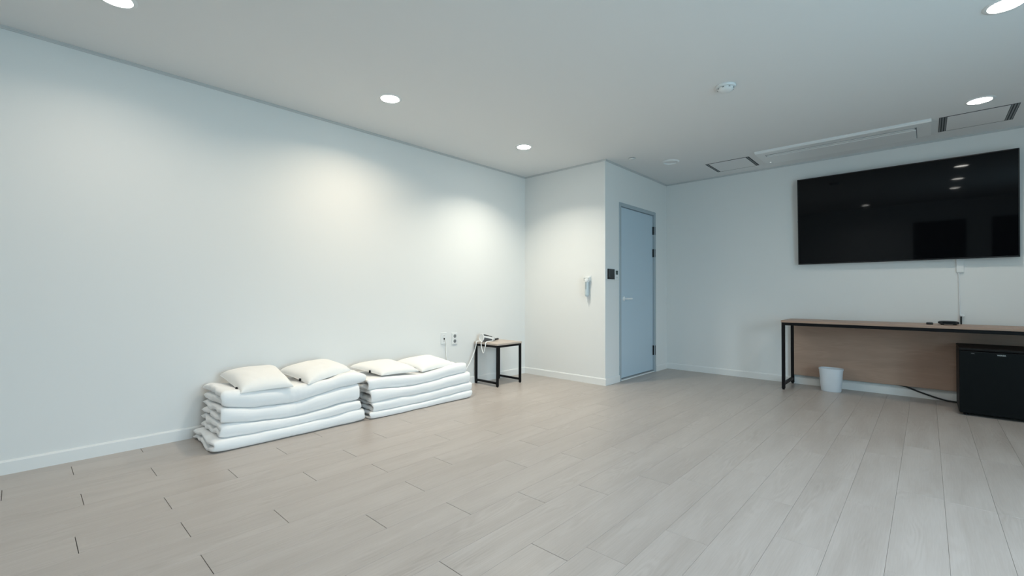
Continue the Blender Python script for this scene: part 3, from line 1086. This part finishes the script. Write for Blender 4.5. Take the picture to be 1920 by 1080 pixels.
# ------------------------------------------------------------------ ceiling things
rng2 = random.Random(2)
for x, y, pw, colr, beam, label in LAMPS:
    t = thing('downlight', label, 'downlight', (x, y, H), 'ceiling downlights')
    part('trim_ring', t, M['white_plastic'], lambda b: lathe(b, [(.066, H - .002), (.069, H - .0055), (.084, H - .004), (.088, H)], 40, x, y), 40)
    part('lens', t, M['lens'], lambda b: lathe(b, [(.068, H - .0015), (.066, H - .0035), (.035, H - .006), (0, H - .0068)], 40, x, y), 60)
    ld = bpy.data.lights.new('lamp', 'AREA')
    ld.shape = 'DISK'
    ld.size = 0.13
    ld.spread = math.radians(beam)
    ld.energy = pw
    ld.color = colr
    lo = bpy.data.objects.new('lamp', ld)
    lo.location = (0, 0, -0.009)
    lo.parent = t
    COL.objects.link(lo)

sd = thing('smoke_detector', 'white round smoke detector in the middle of the ceiling', 'smoke detector', (3.40, 1.05, H))
part('base', sd, M['white_plastic'], lambda b: lathe(b, [(0, H), (.066, H), (.068, H - .006), (.064, H - .016), (0, H - .016)], 40, 3.40, 1.05), 40)
part('chamber', sd, M['white_plastic'], lambda b: lathe(b, [(.052, H - .016), (.054, H - .020), (.046, H - .034), (.030, H - .040), (0, H - .041)], 40, 3.40, 1.05), 40)
for i in range(8):
    a = 2 * math.pi * i / 8
    part('vent_slot', sd, M['grey'], lambda b: box(b, 3.40 + .050 * math.cos(a) - .006, 3.40 + .050 * math.cos(a) + .006, 1.05 + .050 * math.sin(a) - .006, 1.05 + .050 * math.sin(a) + .006, H - .025, H - .021))
sp = thing('ceiling_speaker', 'flat round white ceiling speaker near the door wall', 'speaker', (4.935, 2.112, H))
part('rim', sp, M['white_plastic'], lambda b: lathe(b, [(.070, H), (.073, H - .013), (.080, H - .014), (.090, H - .006), (.092, H)], 40, 4.935, 2.112), 40)
part('grille', sp, M['ceiling'], lambda b: lathe(b, [(.071, H - .002), (.04, H - .0035), (0, H - .004)], 40, 4.935, 2.112), 60)
sk = thing('sprinkler_cap', 'tiny round white sprinkler cap by the projecting wall corner', 'sprinkler', (4.52, 2.369, H))
part('cover', sk, M['white_plastic'], lambda b: lathe(b, [(0, H - .012), (.030, H - .012), (.034, H - .009), (.034, H - .006), (0, H - .006)], 32, 4.52, 2.369), 40)
part('neck', sk, M['slot'], lambda b: lathe(b, [(.024, H - .007), (.024, H)], 24, 4.52, 2.369), 60)

# one-way ceiling air conditioner
AX0, AX1, AY0, AY1 = 5.195, 5.690, -.040, 1.322
ac = thing('air_conditioner', 'long white ceiling air conditioner between the two ceiling vents', 'air conditioner', ((AX0 + AX1) / 2, (AY0 + AY1) / 2, H))
part('panel', ac, M['white_plastic'], lambda b: prism(b, [(AX0, H), (AX0, H - .014), (AX0 + .012, H - .024), (AX1 - .05, H - .024), (AX1, H - .014), (AX1, H)], 1, AY0, AY1))
part('louvre_recess', ac, M['grey'], lambda b: box(b, AX0 + .112, AX1 - .022, .055, 1.248, H - .0255, H - .022))
part('louvre', ac, M['white_plastic'], lambda b: box(b, AX0 + .165, AX1 - .026, .060, 1.244, H - .034, H - .025, .003, 1))
part('intake_strip', ac, M['white_plastic'], lambda b: box(b, AX0 + .117, AX0 + .158, .068, 1.238, H - .030, H - .025, .002, 1))
part('indicator', ac, M['led'], lambda b: box(b, AX1 - .07, AX1 - .058, 1.262, 1.274, H - .026, H - .023))

def slot_vent(label, x0, x1, y0, y1, slot, nsl):
    v = thing('ceiling_vent', label, 'vent', ((x0 + x1) / 2, (y0 + y1) / 2, H), 'flush vents in the ceiling above the television wall')
    part('recess', v, M['slot'], lambda b: box(b, x0, x1, y0, y1, H - .002, H))
    g = .011
    part('centre_panel', v, M['ceiling'], lambda b: box(b, x0 + g, x1 - g, y0 + slot, y1 - slot, H - .0028, H - .001))
    for base in (y0, y1 - slot):
        for i in range(nsl):
            yy = base + (i + .5) * slot / nsl
            part('slat', v, M['grey'], lambda b: box(b, x0 + .004, x1 - .004, yy - .004, yy + .004, H - .0034, H - .001))
    return v
slot_vent('small flush ceiling vent left of the air conditioner', 5.315, 5.750, 1.410, 1.868, .034, 1)
slot_vent('flush ceiling vent with slotted ends right of the air conditioner', 5.228, 5.682, -.548, -.088, .050, 3)
